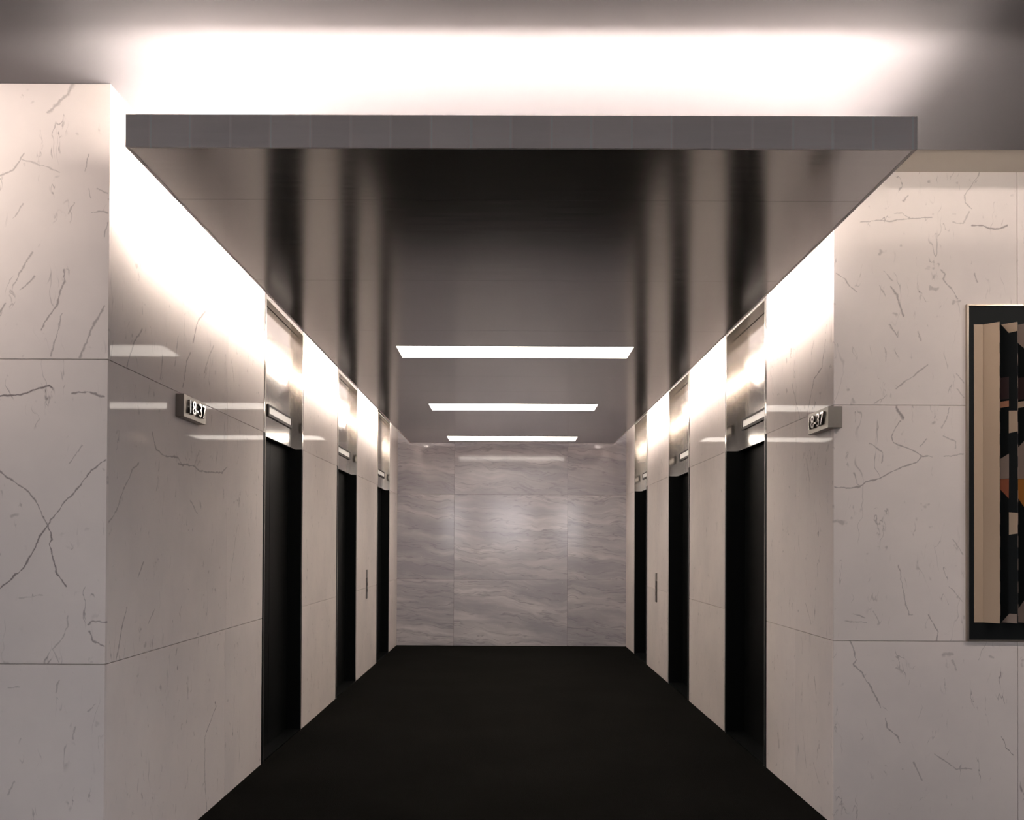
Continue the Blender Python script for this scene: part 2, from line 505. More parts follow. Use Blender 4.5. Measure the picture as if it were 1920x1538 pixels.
# ------------------------------------------------------------------ materials
def vz(key, z0, z1, u0=-99, u1=99):
    return [e for e in VEINS[key] if z0 <= sum(p[1] for p in e[2]) / len(e[2]) < z1
            and u0 <= sum(p[0] for p in e[2]) / len(e[2]) < u1]
LEAN_L, LEAN_R = -0.42, 0.42
M = {}
for key, ax, lean in (('L', 'x', LEAN_L), ('R', 'x', LEAN_R), ('l', 'y', LEAN_L * 0.8), ('r', 'y', LEAN_R * 0.8)):
    for i, (a, b) in enumerate(((-1, J1), (J1, J2), (J2, 9))):
        M[key + str(i)] = marble('white_marble_%s_%d' % ({'L': 'left_return', 'R': 'right_return', 'l': 'left_wall', 'r': 'right_wall'}[key], i),
                                 ax, lean, vz(key, a, b), fine=1.15 if key in 'LR' else 1.0, polished=key in 'lr')
M['marble_pl'] = marble('white_marble_left_piers', 'y', LEAN_L * 0.8)
M['marble_pr'] = marble('white_marble_right_piers', 'y', LEAN_R * 0.8)
M['marble_x'] = marble('white_marble_returns', 'x', LEAN_R, polished=False)
M['stone'] = banded_stone()
M['core'] = plain('dark_joint_mortar', (0.16, 0.14, 0.13), 0.9)
M['plaster'] = plain('beige_plaster', (0.40, 0.345, 0.30), 0.85, nscale=9.0, namp=0.03)
M['ceiling'] = plain('white_ceiling_paint', (0.175, 0.164, 0.175), 0.9, nscale=5.0, namp=0.015)
M['hall'] = plain('warm_grey_hall_wall', (0.34, 0.32, 0.31), 0.8, nscale=3.0, namp=0.04)
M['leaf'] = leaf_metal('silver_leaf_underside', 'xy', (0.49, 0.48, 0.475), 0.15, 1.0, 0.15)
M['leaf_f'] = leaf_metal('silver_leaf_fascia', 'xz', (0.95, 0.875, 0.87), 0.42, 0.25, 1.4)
M['deck'] = plain('grey_deck', (0.5, 0.48, 0.46), 0.8, nscale=8.0)
M['steel'] = brushed('brushed_steel', (0.50, 0.455, 0.41), 0.13)
M['steel_edge'] = brushed('steel_edge_trim', (0.72, 0.68, 0.62), 0.30)
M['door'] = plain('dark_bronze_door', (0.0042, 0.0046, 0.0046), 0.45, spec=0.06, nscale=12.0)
M['sign'] = brushed('sign_steel', (0.20, 0.18, 0.16), 0.38)
M['digit'] = brushed('polished_digits', (0.50, 0.47, 0.43), 0.14)
M['lantern'] = plain('dark_lantern_frame', (0.028, 0.021, 0.019), 0.5, spec=0.2, nscale=20.0)
M['lens'] = plain('white_lantern_lens', (0.86, 0.83, 0.80), 0.35, nscale=30.0, namp=0.01)
M['button'] = plain('bronze_call_plate', (0.10, 0.085, 0.075), 0.35, metal=0.6, nscale=20.0)
M['button2'] = plain('call_plate_insert', (0.32, 0.29, 0.26), 0.35, metal=0.6, nscale=20.0)
M['carpet'] = carpet()
M['tube'] = emitter('fluorescent_tube', WARM, COVE_POWER)
M['tube_row2'] = emitter('fluorescent_tube_second_row', WARM, COVE_ROW2)
M['tube_corner'] = emitter('fluorescent_tube_corner', WARM, COVE_CORNER)
M['tube_rear'] = emitter('fluorescent_tube_rear', WARM, COVE_REAR)
M['tube_side'] = emitter('fluorescent_tube_side', WARM, COVE_SIDE)
M['panel'] = emitter('light_panel', WARM, PANEL_POWER)
M['slot'] = emitter('slot_tube', WARM, SLOT_POWER)
M['washer'] = emitter('washer_lens', WASH_COLOR, 4.0)
M['glass'] = window_glass('window_glass', 1.0)
M['glass_t'] = window_glass('tinted_window_glass', 0.75)  # tint added to dim daylight through the rear windows
M['winframe'] = plain('bronze_window_frame', (0.08, 0.07, 0.06), 0.4, metal=0.5, nscale=10.0)
M['art_trim'] = brushed('tan_metal_trim', (0.42, 0.36, 0.30), 0.35)
M['black'] = plain('black_art_ground', (0.0045, 0.0062, 0.0066), 0.6, spec=0.2, nscale=8.0)
M['cream'] = plain('cream_art_paint', (0.44, 0.325, 0.23), 0.6, nscale=6.0, namp=0.03)
M['salmon'] = plain('salmon_art_paint', (0.42, 0.19, 0.11), 0.55, nscale=6.0)
M['brick'] = plain('brick_red_art_paint', (0.33, 0.10, 0.05), 0.55, nscale=6.0)
M['orange'] = plain('orange_art_paint', (0.40, 0.15, 0.025), 0.55, nscale=6.0)
M['maroon'] = plain('maroon_art_paint', (0.028, 0.012, 0.012), 0.55, nscale=6.0)
M['taupe'] = plain('taupe_art_paint', (0.28, 0.21, 0.175), 0.6, nscale=6.0)

# ------------------------------------------------------------------ the setting
S = dict(kind='structure')
floor = box('floor', HX0 - 0.3, HX1 + 0.3, HY0 - 0.3, YB + 0.4, -0.12, 0.0, M['carpet'],
            label='dark charcoal carpet floor running the length of the lobby', **S)

SLOT_Y0, SLOT_X0 = 4.713, 1.641
ceiling = boxes('ceiling', [
    (HX0 - 0.3, SLOT_X0, HY0 - 0.3, YB + 0.4, ZC, ZC + 0.12),
    (SLOT_X0, HX1 + 0.3, HY0 - 0.3, SLOT_Y0, ZC, ZC + 0.12),
    (SLOT_X0, SLOT_X0 + 0.5, YR + 0.30, YB + 0.4, ZC, ZC + 0.12),
    (SLOT_X0, HX1 + 0.3, SLOT_Y0 - 0.05, YR + 0.30, 3.62, 3.70),
    (SLOT_X0, HX1 + 0.3, SLOT_Y0 - 0.05, SLOT_Y0, ZC + 0.12, 3.62),
    (SLOT_X0 - 0.05, SLOT_X0, SLOT_Y0 - 0.05, YR + 0.30, ZC + 0.12, 3.70),
], M['ceiling'], label='white plaster ceiling glowing above the metal canopy', **S)

T = 0.02      # slab thickness
G = 0.0012    # half joint
def slab(parent, axis, face, u0, u1, z0, z1, sign, mat, gu0=True, gu1=True):
    """A marble slab standing proud of its backing; sign = direction from backing to the room."""
    a, b = u0 + (G if gu0 else 0), u1 - (G if gu1 else 0)
    zz0, zz1 = z0 + (G if z0 > 0 else 0), z1 - G
    if axis == 'x':
        return box('marble_slab', a, b, face, face - sign * T, zz0, zz1, mat, parent, bevel=0.0008)
    return box('marble_slab', face, face - sign * T, a, b, zz0, zz1, mat, parent, bevel=0.0008)

ROWS = [(0.0, J1), (J1, J2), (J2, ZC)]
FRAME_TOP = 3.035

def corridor_wall(name, face, sign, y_start, splits, key, pier_mat, label):
    back = face - sign * T
    far = face - sign * 0.34
    lo, hi = min(back, far), max(back, far)
    pieces, y = [], y_start + T
    for (a, b) in OPEN:
        pieces.append((lo, hi, y, a, 0.0, ZC))
        pieces.append((lo, hi, a, b, FRAME_TOP, ZC))
        pieces.append((min(far, far - sign * 0.03), max(far, far - sign * 0.03), a - 0.05, b + 0.05, 0.0, ZC))
        y = b
    pieces.append((lo, hi, y, YB + 0.02, 0.0, ZC))
    w = boxes(name, pieces, M['core'], label=label, **S)
    edges = [y_start + T] + splits + [OPEN[0][0]]
    for u0, u1 in zip(edges[:-1], edges[1:]):
        for i, (z0, z1) in enumerate(ROWS):
            slab(w, 'y', face, u0, u1, z0, z1, sign, M[key + str(i)], gu0=u0 != y_start + T)
    piers = [(OPEN[0][1], OPEN[1][0]), (OPEN[1][1], OPEN[2][0]), (OPEN[2][1], YB)]
    for u0, u1 in piers:
        for z0, z1 in ROWS:
            slab(w, 'y', face, u0, u1, z0, z1, sign, pier_mat)
    for a, b in OPEN:
        slab(w, 'y', face, a, b, FRAME_TOP, ZC, sign, pier_mat)
    return w

wall_left = corridor_wall('wall_left', WL, +1, YL, [5.787], 'l', M['marble_pl'],
                          'white veined marble wall with three elevator openings left of the corridor')
wall_right = corridor_wall('wall_right', WR, -1, YR, [5.962], 'r', M['marble_pr'],
                           'white veined marble wall with three elevator openings right of the corridor')

# return walls facing the hall
wlr = box('wall_left_return', HX0 - 0.3, WL - T, YL + T, YL + 0.30, 0.0, ZC, M['core'],
          label='white marble return wall facing the hall on the far left', **S)
for u0, u1 in ((HX0, -5.26), (-5.26, -3.42), (-3.42, WL)):
    for i, (z0, z1) in enumerate(ROWS):
        slab(wlr, 'x', YL, u0, u1, z0, z1, -1, M['L' + str(i)] if u1 == WL else M['marble_x'], gu1=u1 != WL)

ART_X0, ART_X1, ART_Z0, ART_Z1 = 2.307, 3.62, 0.932, 2.634
wrr = boxes('wall_right_return', [(WR + T, HX1 + 0.3, YR + T, YR + 0.30, 0.0, 3.315)], M['core'],
            label='white marble return wall carrying the framed relief artwork', **S)
box('plaster_band', WR + T, HX1 + 0.3, YR + 0.012, YR + 0.30, 3.315, 3.62, M['plaster'], wrr,
    label='beige plaster band above the marble')
RROWS = [(0.0, J1), (J1, J2), (J2, 3.313)]
for u0, u1 in ((WR, 2.570), (2.570, 3.50), (3.50, 4.43), (4.43, 5.66), (5.66, HX1)):
    for i, (z0, z1) in enumerate(RROWS):
        slab(wrr, 'x', YR, u0, u1, z0, z1, -1, M['R' + str(i)] if u1 < 3.6 else M['marble_x'], gu0=u0 != WR)

# end wall of the corridor
wb = box('wall_back', WL - 0.3, WR + 0.3, YB + T, YB + 0.32, 0.0, ZC, M['core'],
         label='blue-grey banded stone wall closing the end of the corridor', **S)
for u0, u1 in ((WL, -0.775), (-0.775, 0.818), (0.818, WR)):
    for z0, z1 in ROWS:
        a, b = u0 + (G if u0 != WL else 0), u1 - (G if u1 != WR else 0)
        box('stone_slab', a, b, YB, YB + T, z0 + (G if z0 else 0), z1 - G, M['stone'], wb, bevel=0.0008)

# the hall behind the camera: side walls and a window wall
WINX = [(-2.85, -1.55), (-0.65, 0.65), (1.55, 2.85)]
WZ0, WZ1 = 1.25, 2.90
pieces = [(HX0 - 0.3, HX1 + 0.3, HY0 - 0.3, HY0, 0.0, WZ0), (HX0 - 0.3, HX1 + 0.3, HY0 - 0.3, HY0, WZ1, ZC)]
xs = [HX0 - 0.3] + [q for w in WINX for q in w] + [HX1 + 0.3]
for a, b in zip(xs[0::2], xs[1::2]):
    pieces.append((a, b, HY0 - 0.3, HY0, WZ0, WZ1))
boxes('wall_front', pieces, M['hall'], label='warm grey window wall of the hall opposite the elevators', **S)
ADDED_WIN_Y = [(-4.6, -2.2), (-1.7, 0.7)]  # side windows added to brighten the corridor walls
SZ0, SZ1 = 0.40, 3.00
for name, xa, xb, yend, ztop, lab in (('wall_hall_left', HX0 - 0.3, HX0, YL + T, ZC, 'left'), ('wall_hall_right', HX1, HX1 + 0.3, YR + T, 3.62, 'right')):
    ps = [(xa, xb, HY0, yend, 0.0, SZ0), (xa, xb, HY0, yend, SZ1, ztop)]
    yy = [HY0] + [q for w in ADDED_WIN_Y for q in w] + [yend]
    for a, b in zip(yy[0::2], yy[1::2]):
        ps.append((xa, xb, a, b, SZ0, SZ1))
    boxes(name, ps, M['hall'], label='pale side wall of the hall with two added windows on the ' + lab, **S)

def hall_window(k, axis, c, a, b, z0w, z1w, lab):
    """A framed pane in the wall plane `axis` = c (outer third of the wall)."""
    fr = 0.05
    w = empty('window_%d' % k, ((a + b) / 2, c, z0w) if axis == 'y' else (c, (a + b) / 2, z0w), label=lab, **S)
    def bb(p, q, z0, z1, t):
        return (p, q, c - t, c + t, z0, z1) if axis == 'y' else (c - t, c + t, p, q, z0, z1)
    boxes('window_frame', [bb(a, b, z0w, z0w + fr, 0.03), bb(a, b, z1w - fr, z1w, 0.03),
                           bb(a, a + fr, z0w + fr, z1w - fr, 0.03), bb(b - fr, b, z0w + fr, z1w - fr, 0.03)], M['winframe'], w)
    box('window_pane', *bb(a + fr, b - fr, z0w + fr, z1w - fr, 0.003), M['glass_t' if axis == 'y' else 'glass'], w)
k = 1
for a, b in WINX:
    hall_window(k, 'y', HY0 - 0.15, a, b, WZ0, WZ1, 'tall hall window opposite the elevator corridor'); k += 1
for a, b in ADDED_WIN_Y:
    hall_window(k, 'x', HX0 - 0.15, a, b, SZ0, SZ1, 'added broad hall window in the left side wall'); k += 1
    hall_window(k, 'x', HX1 + 0.15, a, b, SZ0, SZ1, 'added broad hall window in the right side wall'); k += 1

# ------------------------------------------------------------------ suspended metal canopy
canopy = empty('suspended_canopy', (0.5 * (CX0 + CX1), 0.5 * (CY0 + CY1), CZ0),
               label='long silver metal canopy hung below the ceiling over the corridor', category='canopy')
LIP = 0.012
FL_F = 0.072       # unseen flange added inside the front fascia top to cut off tube light
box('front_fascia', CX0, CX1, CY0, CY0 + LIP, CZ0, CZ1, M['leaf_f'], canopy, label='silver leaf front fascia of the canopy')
box('added_flange', CX0 + LIP, CX1 - LIP, CY0 + LIP, CY0 + FL_F, CZ1 - 0.004, CZ1, M['leaf_f'], canopy)
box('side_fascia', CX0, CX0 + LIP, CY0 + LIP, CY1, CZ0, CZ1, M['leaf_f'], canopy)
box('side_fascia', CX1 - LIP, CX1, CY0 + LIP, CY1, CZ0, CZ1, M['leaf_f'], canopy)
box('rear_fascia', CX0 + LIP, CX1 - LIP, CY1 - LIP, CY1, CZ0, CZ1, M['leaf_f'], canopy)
LIGHTS = [(7.065, 7.492), (9.940, 10.400), (12.885, 13.410)]
LX0, LX1 = -0.780, 0.845
ix0, ix1 = CX0 + LIP, CX1 - LIP
cuts = [CY0 + LIP, 4.07, 5.31, 6.55, LIGHTS[0][0], LIGHTS[0][1], 8.30, 9.12, LIGHTS[1][0], LIGHTS[1][1], 11.20, 12.04,
        LIGHTS[2][0], LIGHTS[2][1], CY1 - LIP]
lit = [a for a, b in LIGHTS]
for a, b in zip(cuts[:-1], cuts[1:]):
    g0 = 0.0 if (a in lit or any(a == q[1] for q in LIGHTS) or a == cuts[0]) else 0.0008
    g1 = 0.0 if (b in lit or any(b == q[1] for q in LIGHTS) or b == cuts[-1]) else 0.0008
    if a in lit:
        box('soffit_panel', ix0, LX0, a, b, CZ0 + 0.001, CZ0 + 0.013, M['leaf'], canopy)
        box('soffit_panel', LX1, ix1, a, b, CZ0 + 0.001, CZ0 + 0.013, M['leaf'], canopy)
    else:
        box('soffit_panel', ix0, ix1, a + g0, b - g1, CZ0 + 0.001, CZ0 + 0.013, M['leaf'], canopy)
deck = []
dy = [CY0 + LIP] + [q for l in LIGHTS for q in l] + [CY1 - LIP]
for k in range(0, len(dy), 2):
    deck.append((ix0, ix1, dy[k], dy[k + 1], CZ0 + 0.013, CZ0 + 0.020))
for a, b in LIGHTS:
    deck.append((ix0, LX0, a, b, CZ0 + 0.013, CZ0 + 0.020)); deck.append((LX1, ix1, a, b, CZ0 + 0.013, CZ0 + 0.020))
boxes('top_deck', deck, M['deck'], canopy)
box('added_cove_baffle', CX0 + 0.085, CX1 - 0.085, 4.425, 4.437, CZ0 + 0.020, 3.195, M['ceiling'], canopy)  # unseen plate added to keep side-tube light off the front ceiling
for y in (4.6, 7.9, 11.3, 13.55):
    for x in (-0.6, 0.67):
        tube('hanger_rod', (x, y, CZ0 + 0.02), (x, y, ZC), 0.006, M['steel'], canopy)

RT = 0.016
TZ = CZ0 + 0.020 + 0.024
ZLAMP = TZ
n = 2
for k in range(10):
    bxx = CX0 + 0.03 + k * (CX1 - CX0 - 0.06) / 9
    box('added_lamp_baffle', bxx - 0.002, bxx + 0.002, CY0 + LIP + 0.001, CY0 + 0.105, CZ0 + 0.021, CZ1 - 0.006, M['deck'], canopy)  # unseen plates added to limit sideways spill onto the ceiling corners
xs = [CX0 + 0.03 + k * (CX1 - CX0 - 0.06) / n for k in range(n + 1)]
for a, b in zip(xs[:-1], xs[1:]):
    tube('cove_tube', (a + 0.01, CY0 + TUBE_FY, TZ), (b - 0.01, CY0 + TUBE_FY, TZ), RT, M['tube'], canopy)
    tube('cove_tube', (a + 0.01, ROW2_Y, TZ), (b - 0.01, ROW2_Y, TZ), RT, M['tube_row2'], canopy)
    tube('cove_tube', (a + 0.01, CY1 - 0.05, TZ), (b - 0.01, CY1 - 0.05, TZ), RT, M['tube_rear'], canopy)
for xx, ya in ((CX0 + TUBE_SX, TUBE_Y0L), (CX1 - TUBE_SX, TUBE_Y0R)):
    n = 7
    ys = [ya + k * (CY1 - 0.45 - ya) / n for k in range(n + 1)]
    for a, b in zip(ys[:-1], ys[1:]):
        tube('cove_tube', (xx, a + 0.01, TUBE_SZ), (xx, b - 0.01, TUBE_SZ), RT, M['tube_side'], canopy)
for xx, ya, yb in ((CX0 + 0.062, CY0 + 0.12, 4.38), (CX1 - 0.062, CY0 + 0.12, 4.95)):
    tube('cove_tube', (xx, ya, TZ), (xx, yb, TZ), RT, M['tube_corner'], canopy)

for (a, b), lab in zip(LIGHTS, ('widest and nearest of the flush light panels across the canopy underside',
                                'middle of the three flush light panels across the canopy underside',
                                'farthest flush light panel in the canopy, next to the stone end wall')):
    L = empty('light_panel', (0.5 * (LX0 + LX1), 0.5 * (a + b), CZ0), label=lab, category='ceiling light', group='flush light panels in the canopy')
    box('diffuser', LX0 + 0.004, LX1 - 0.004, a + 0.004, b - 0.004, CZ0 + 0.002, CZ0 + 0.010, M['panel'], L)
    boxes('housing', [(LX0, LX1, a, b, CZ0 + 0.012, CZ0 + 0.060),
                      (LX0, LX0 + 0.004, a, b, CZ0 + 0.001, CZ0 + 0.012), (LX1 - 0.004, LX1, a, b, CZ0 + 0.001, CZ0 + 0.012),
                      (LX0 + 0.004, LX1 - 0.004, a, a + 0.004, CZ0 + 0.001, CZ0 + 0.012), (LX0 + 0.004, LX1 - 0.004, b - 0.004, b, CZ0 + 0.001, CZ0 + 0.012)],
          M['steel_edge'], L)

# faint strip lamp tucked in the ceiling slot above the artwork wall
sl = empty('slot_light', (3.4, 4.75, 3.33), label='faint strip lamp tucked in the ceiling slot above the artwork', category='strip light')
box('lamp_batten', 1.75, 5.1, 4.714, 4.760, 3.335, 3.375, M['deck'], sl)
for a, b in ((1.78, 3.4), (3.45, 5.07)):
    tube('lamp_tube', (a, 4.776, 3.355), (b, 4.776, 3.355), 0.013, M['slot'], sl)

# recessed wall washers in the hall ceiling, in front of the return walls
def washer(x, y, target, watts, label):
    w = empty('recessed_downlight', (x, y, ZC - 0.012), label=label, category='downlight', group='recessed wall washers in the hall ceiling')
    bm = bmesh.new()
    seg = 24
    rings = []
    for r, z in ((0.055, ZC - 0.001), (0.075, ZC - 0.001), (0.075, ZC - 0.006), (0.070, ZC - 0.010), (0.055, ZC - 0.008)):
        rings.append([bm.verts.new((x + r * math.cos(2 * math.pi * k / seg), y + r * math.sin(2 * math.pi * k / seg), z)) for k in range(seg)])
    for a in range(5):
        for k in range(seg):
            bm.faces.new([rings[a][k], rings[a][(k + 1) % seg], rings[(a + 1) % 5][(k + 1) % seg], rings[(a + 1) % 5][k]])
    mesh_obj('trim_ring', bm, M['steel_edge'], w)
    tube('lamp_lens', (x, y, ZC - 0.004), (x, y, ZC - 0.001), 0.054, M['washer'], w, seg=24)
    ld = bpy.data.lights.new('washer_beam', 'SPOT')
    ld.energy = watts
    ld.color = WASH_COLOR
    ld.spot_size = math.radians(110)
    ld.spot_blend = 1.0
    ld.shadow_soft_size = 0.05
    lo = bpy.data.objects.new('washer_beam', ld)
    p = Vector((x, y, ZC - 0.03))
    finish(lo, w, p)
    lo.rotation_euler = (Vector(target) - p).to_track_quat('-Z', 'Y').to_euler()
washer(-2.55, 3.25, (-2.2, 4.06, 2.75), WASH_LEFT, 'round ceiling washer lighting the left marble return wall')
washer(2.25, 3.25, (2.3, 5.27, 2.45), WASH_RIGHT, 'round ceiling washer in front of the relief artwork')
washer(3.70, 3.25, (3.6, 5.27, 2.2), WASH_RIGHT, 'round ceiling washer right of the relief artwork')

# ------------------------------------------------------------------ elevator entrances
def entrance(face, sign, y0, y1, rec, label, group):
    """sign: +1 on the left wall (room towards +x), -1 on the right."""
    e = empty('elevator_entrance', (face, 0.5 * (y0 + y1), 0.0), label=label, category='elevator', group=group)
    FW = 0.044
    def bx(name, d0, d1, a, b, z0, z1, mat, parent=e, bevel=0.0, **kw):
        # d: depth behind the wall face (negative = proud)
        return box(name, face - sign * d0, face - sign * d1, a, b, z0, z1, mat, parent, bevel, **kw)
    HZ = 2.992
    DH = 2.125
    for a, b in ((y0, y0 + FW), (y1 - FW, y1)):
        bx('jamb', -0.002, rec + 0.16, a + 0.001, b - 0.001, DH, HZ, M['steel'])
        bx('jamb_dark_reflection', -0.002, rec + 0.16, a + 0.001, b - 0.001, 0.0, DH, M['door'])  # same steel frame, coloured dark in place of its dark reflections
    bx('header', -0.002, rec + 0.16, y0 + 0.001, y1 - 0.001, HZ, FRAME_TOP - 0.002, M['steel'])
    bx('edge_bead', -0.0045, -0.002, y0 + FW - 0.006, y0 + FW - 0.001, 0.0, HZ + 0.006, M['steel_edge'])
    bx('edge_bead', -0.0045, -0.002, y1 - FW + 0.001, y1 - FW + 0.006, 0.0, HZ + 0.006, M['steel_edge'])
    bx('edge_bead', -0.0045, -0.002, y0 + FW - 0.001, y1 - FW + 0.001, HZ, HZ + 0.006, M['steel_edge'])
    a, b = y0 + FW, y1 - FW
    tp = bx('transom_panel', rec, rec + 0.012, a, b, DH, HZ - 0.004, M['steel'], label='brushed steel panel above the doors')
    bx('transom_soffit', rec + 0.012, rec + 0.16, a, b, DH, DH + 0.012, M['door'])
    yc = 0.5 * (y0 + y1) + 0.045
    la, lb = yc - 0.375, yc + 0.375
    lan = empty('hall_lantern', (face - sign * rec, yc, 2.264), parent=e)
    fr = 0.012
    def lx(name, d0, d1, p, q, z0, z1, mat):
        return bx(name, d0, d1, p, q, z0, z1, mat, lan)
    bm = bmesh.new()
    def fb(p, q, z0, z1):
        xa, xb = face - sign * (rec - 0.010), face - sign * (rec + 0.002)
        add_box(bm, min(xa, xb), max(xa, xb), p, q, z0, z1)
    fb(la, lb, 2.264, 2.264 + fr * 1.6); fb(la, lb, 2.344 - fr, 2.344)
    fb(la, la + fr * 2.2, 2.264 + fr * 1.6, 2.344 - fr); fb(lb - fr * 2.2, lb, 2.264 + fr * 1.6, 2.344 - fr)
    mesh_obj('lantern_frame', bm, M['lantern'], lan)
    lx('lantern_lens', rec - 0.006, rec, la + fr * 2.2, lb - fr * 2.2, 2.264 + fr * 1.6, 2.344 - fr, M['lens'])
    ym = 0.5 * (y0 + y1)
    dd = rec + 0.055
    bx('door_panel', dd, dd + 0.035, a, ym - 0.003, 0.012, DH + 0.03, M['door'], bevel=0.002)
    bx('door_panel', dd, dd + 0.035, ym + 0.003, b, 0.012, DH + 0.03, M['door'], bevel=0.002)
    bx('sill', 0.0, rec + 0.16, a, b, 0.0, 0.010, M['door'])
    bx('shaft_back', dd + 0.055, dd + 0.075, a, b, 0.0, DH + 0.03, M['door'])
    return e

for i, (nm) in enumerate(('nearest', 'middle', 'farthest')):
    where = {'nearest': 'beside the floor number sign', 'middle': 'between the two plain marble piers',
             'farthest': 'next to the stone end wall'}[nm]
    entrance(WL, +1, *OPEN[i], 0.048, '%s dark elevator door in the left wall, %s' % (nm, where), 'elevator entrances along the left wall')
    entrance(WR, -1, *OPEN[i], 0.085, '%s dark elevator door in the right wall, %s' % (nm, where), 'elevator entrances along the right wall')

# call plates on the second pier of either side
for face, sign, y, z0, z1, side in ((WL, +1, 11.50, 0.812, 1.130, 'left'), (WR, -1, 11.585, 0.785, 1.108, 'right')):
    c = empty('call_plate', (face, y, z0), label='slim bronze elevator call plate on the %s marble pier' % side, category='call button', group='elevator call plates')
    zz = z1 - 0.085
    box('lower_plate', face, face + sign * 0.008, y - 0.055, y + 0.055, z0, zz - 0.002, M['button'], c, bevel=0.0015)
    up = box('upper_plate', face, face + sign * 0.008, y - 0.055, y + 0.055, zz, z1, M['button2'], c, bevel=0.0015)
    tube('call_button', (face + sign * 0.008, y, z0 + 0.16), (face + sign * 0.012, y, z0 + 0.16), 0.018, M['steel'], c, seg=20)
    tube('call_button', (face + sign * 0.008, y, z0 + 0.09), (face + sign * 0.012, y, z0 + 0.09), 0.018, M['steel'], c, seg=20)

# ------------------------------------------------------------------ floor number signs
def digits(text, size, depth, mat, parent, origin, rot):
    cu = bpy.data.curves.new('digits', 'FONT')
    cu.body = text
    cu.size = size
    cu.extrude = depth
    cu.offset = 0.0
    cu.align_x = 'CENTER'
    cu.align_y = 'CENTER'
    tmp = bpy.data.objects.new('digits_tmp', cu)
    col.objects.link(tmp)
    dg = bpy.context.evaluated_depsgraph_get()
    me = bpy.data.meshes.new_from_object(tmp.evaluated_get(dg))
    bpy.data.objects.remove(tmp)
    bm = bmesh.new(); bm.from_mesh(me)
    xs = [v.co.x for v in bm.verts]; ys = [v.co.y for v in bm.verts]
    cxm, cym = 0.5 * (min(xs) + max(xs)), 0.5 * (min(ys) + max(ys))
    bmesh.ops.translate(bm, verts=bm.verts, vec=(-cxm, -cym, 0))
    bmesh.ops.scale(bm, verts=bm.verts, vec=(0.255 / (max(xs) - min(xs)), 1.0, 1.0))
    bmesh.ops.transform(bm, verts=bm.verts, matrix=Matrix.Translation(origin) @ rot.to_4x4())
    o = mesh_obj('numerals', bm, mat, parent, label='raised polished steel numerals 18-37')
    return o

PR = 0.040
sL = empty('floor_sign', (WL, 5.06, 2.004), label='steel floor number sign 18-37 in the middle of the left marble wall', category='sign', group='floor number signs')
box('sign_block', WL, WL + PR, 4.885, 5.240, 2.004, 2.112, M['sign'], sL, bevel=0.0015)
rotL = Matrix(((0, 0, 1), (1, 0, 0), (0, 1, 0)))       # text x -> +y, text y -> z, normal -> +x
digits('18-37', 0.094, 0.006, M['digit'], sL, Vector((WL + PR + 0.006, 5.075, 2.060)), rotL)

sR = empty('floor_sign', (WR, 5.40, 2.004), label='steel floor number sign 18-37 wrapping the right marble corner', category='sign', group='floor number signs')
bm = bmesh.new()
x_in = WR - PR
poly = [(x_in, YR - 0.040), (x_in, 5.580), (WR, 5.580), (WR, YR), (1.672, YR), (1.672, YR - 0.040)]
lo = [bm.verts.new((px, py, 2.004)) for px, py in poly]
hi = [bm.verts.new((px, py, 2.112)) for px, py in poly]
bm.faces.new(lo[::-1]); bm.faces.new(hi)
for i in range(len(poly)):
    j = (i + 1) % len(poly)
    bm.faces.new([lo[i], lo[j], hi[j], hi[i]])
bmesh.ops.bevel(bm, geom=[e for e in bm.edges], offset=0.0012, segments=1, affect='EDGES')
mesh_obj('sign_block', bm, M['sign'], sR)
rotR = Matrix(((0, 0, -1), (-1, 0, 0), (0, 1, 0)))     # text x -> -y, normal -> -x
digits('18-37', 0.094, 0.006, M['digit'], sR, Vector((x_in - 0.006, 5.405, 2.060)), rotR)

# ------------------------------------------------------------------ framed relief artwork
AY = YR - 0.012        # black ground face (slightly proud of the marble)
art = empty('relief_artwork', (0.5 * (ART_X0 + ART_X1), YR, ART_Z0),
            label='black framed relief of folded cream, black and orange fins on the right marble wall', category='artwork')
FT = 0.009
for nm, b in (('frame_rail', (ART_X0, ART_X1, ART_Z1 - FT, ART_Z1)), ('frame_rail', (ART_X0, ART_X1, ART_Z0, ART_Z0 + FT)),
              ('frame_stile', (ART_X0, ART_X0 + FT, ART_Z0 + FT, ART_Z1 - FT)), ('frame_stile', (ART_X1 - FT, ART_X1, ART_Z0 + FT, ART_Z1 - FT))):
    box(nm, b[0], b[1], YR - 0.022, YR, b[2], b[3], M['art_trim'], art)
box('black_ground', ART_X0 + FT, ART_X1 - FT, AY, YR, ART_Z0 + FT, ART_Z1 - FT, M['black'], art)
FZ0, FZ1 = 1.027, 2.532
box('cream_margin', 2.344, 2.3885, AY - 0.004, AY, FZ0, FZ1, M['cream'], art)
PITCH, RUN, RISE = 0.0892, 0.0540, 0.068
NF = 13
def on_face(k, s, z, off=0.0012):
    x0 = 2.389 + k * PITCH
    nx, ny = -RISE, -RUN
    l = math.hypot(nx, ny)
    return (x0 + s * RUN + nx / l * off, AY - s * RISE + ny / l * off, z)
def on_right(k, s, z, off=0.0012):
    x1 = 2.389 + k * PITCH + RUN
    w = PITCH - RUN
    nx, ny = RISE, -w
    l = math.hypot(nx, ny)
    return (x1 + s * w + nx / l * off, AY - RISE + s * RISE + ny / l * off, z)
fin_meshes = {}
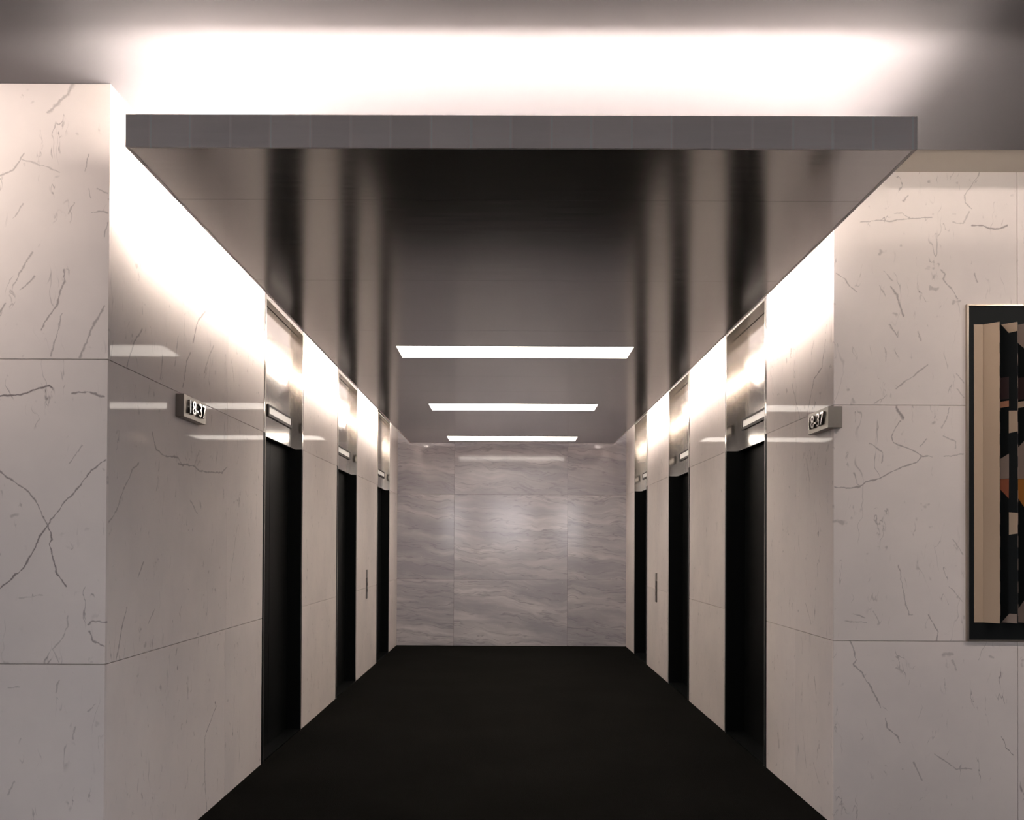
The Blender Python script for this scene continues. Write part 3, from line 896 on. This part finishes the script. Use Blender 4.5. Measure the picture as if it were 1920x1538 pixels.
def fin(k, mat):
    bm = bmesh.new()
    x0 = 2.389 + k * PITCH
    tri = [(x0, AY), (x0 + RUN, AY - RISE), (x0 + PITCH, AY)]
    lo = [bm.verts.new((px, py, FZ0)) for px, py in tri]
    hi = [bm.verts.new((px, py, FZ1)) for px, py in tri]
    bm.faces.new(lo[::-1]); bm.faces.new(hi)
    for i in range(3):
        j = (i + 1) % 3
        bm.faces.new([lo[i], lo[j], hi[j], hi[i]])
    return mesh_obj('relief_fin', bm, mat, art)
def patch(parent, k, pts, mat, f=on_face):
    poly = [f(k, s, z, 0.0012) for s, z in pts]
    back = Vector(f(k, 0.5, 1.0, 0.0)) - Vector(f(k, 0.5, 1.0, 0.0012))
    prism('colour_patch', poly, back * 0.9, mat, parent)
PATTERN = [
    [((0.06, 2.532), (1.0, 2.532), (1.0, 2.487), (0.5, 2.484)), 'cream'],
    [((0.0, 2.262), (0.5, 2.262), (0.5, 2.152), (0.0, 2.152)), 'maroon'],
    [((0.0, 2.141), (0.5, 2.143), (0.5, 2.113), (0.0, 2.110)), 'salmon'],
    [((0.5, 2.092), (1.0, 2.088), (1.0, 1.985), (0.5, 1.979)), 'cream'],
    [((0.0, 1.852), (0.5, 1.876), (0.5, 1.751), (0.0, 1.751)), 'taupe'],
    [((0.0, 1.749), (0.5, 1.749), (0.48, 1.652), (0.0, 1.698)), 'brick'],
    [((0.5, 1.582), (1.0, 1.578), (1.0, 1.475), (0.5, 1.469)), 'cream'],
    [((0.06, 1.028), (0.52, 1.074), (0.95, 1.074), (0.95, 1.028)), 'taupe'],
]
PATTERN2 = [
    [((0.0, 2.532), (0.9, 2.532), (0.9, 2.36), (0.0, 2.44)), 'taupe'],
    [((0.0, 2.262), (0.6, 2.262), (0.6, 2.152), (0.0, 2.152)), 'maroon'],
    [((0.0, 2.141), (0.6, 2.143), (0.6, 2.113), (0.0, 2.110)), 'cream'],
    [((0.0, 1.910), (0.6, 1.962), (0.6, 1.751), (0.0, 1.751)), 'taupe'],
    [((0.0, 1.749), (0.8, 1.749), (0.8, 1.55), (0.0, 1.655)), 'orange'],
    [((0.0, 1.095), (0.5, 1.16), (0.9, 1.16), (0.9, 1.028), (0.0, 1.028)), 'taupe'],
]
for k in range(NF):
    f = fin(k, M['black'])
    if k == 0:
        patch(f, 0, ((0.0, FZ0), (1.0, FZ0), (1.0, FZ1), (0.0, FZ1)), M['cream'])
    else:
        for pts, mt in (PATTERN if k % 2 else PATTERN2):
            patch(f, k, pts, M[mt])
    if k < 3:
        z = 2.489
        while z > FZ0 + 0.08:
            patch(f, k, ((0.0, z), (0.55, z), (0.55, z - 0.057), (0.0, z - 0.057)), M['taupe'], on_right)
            z -= 0.114
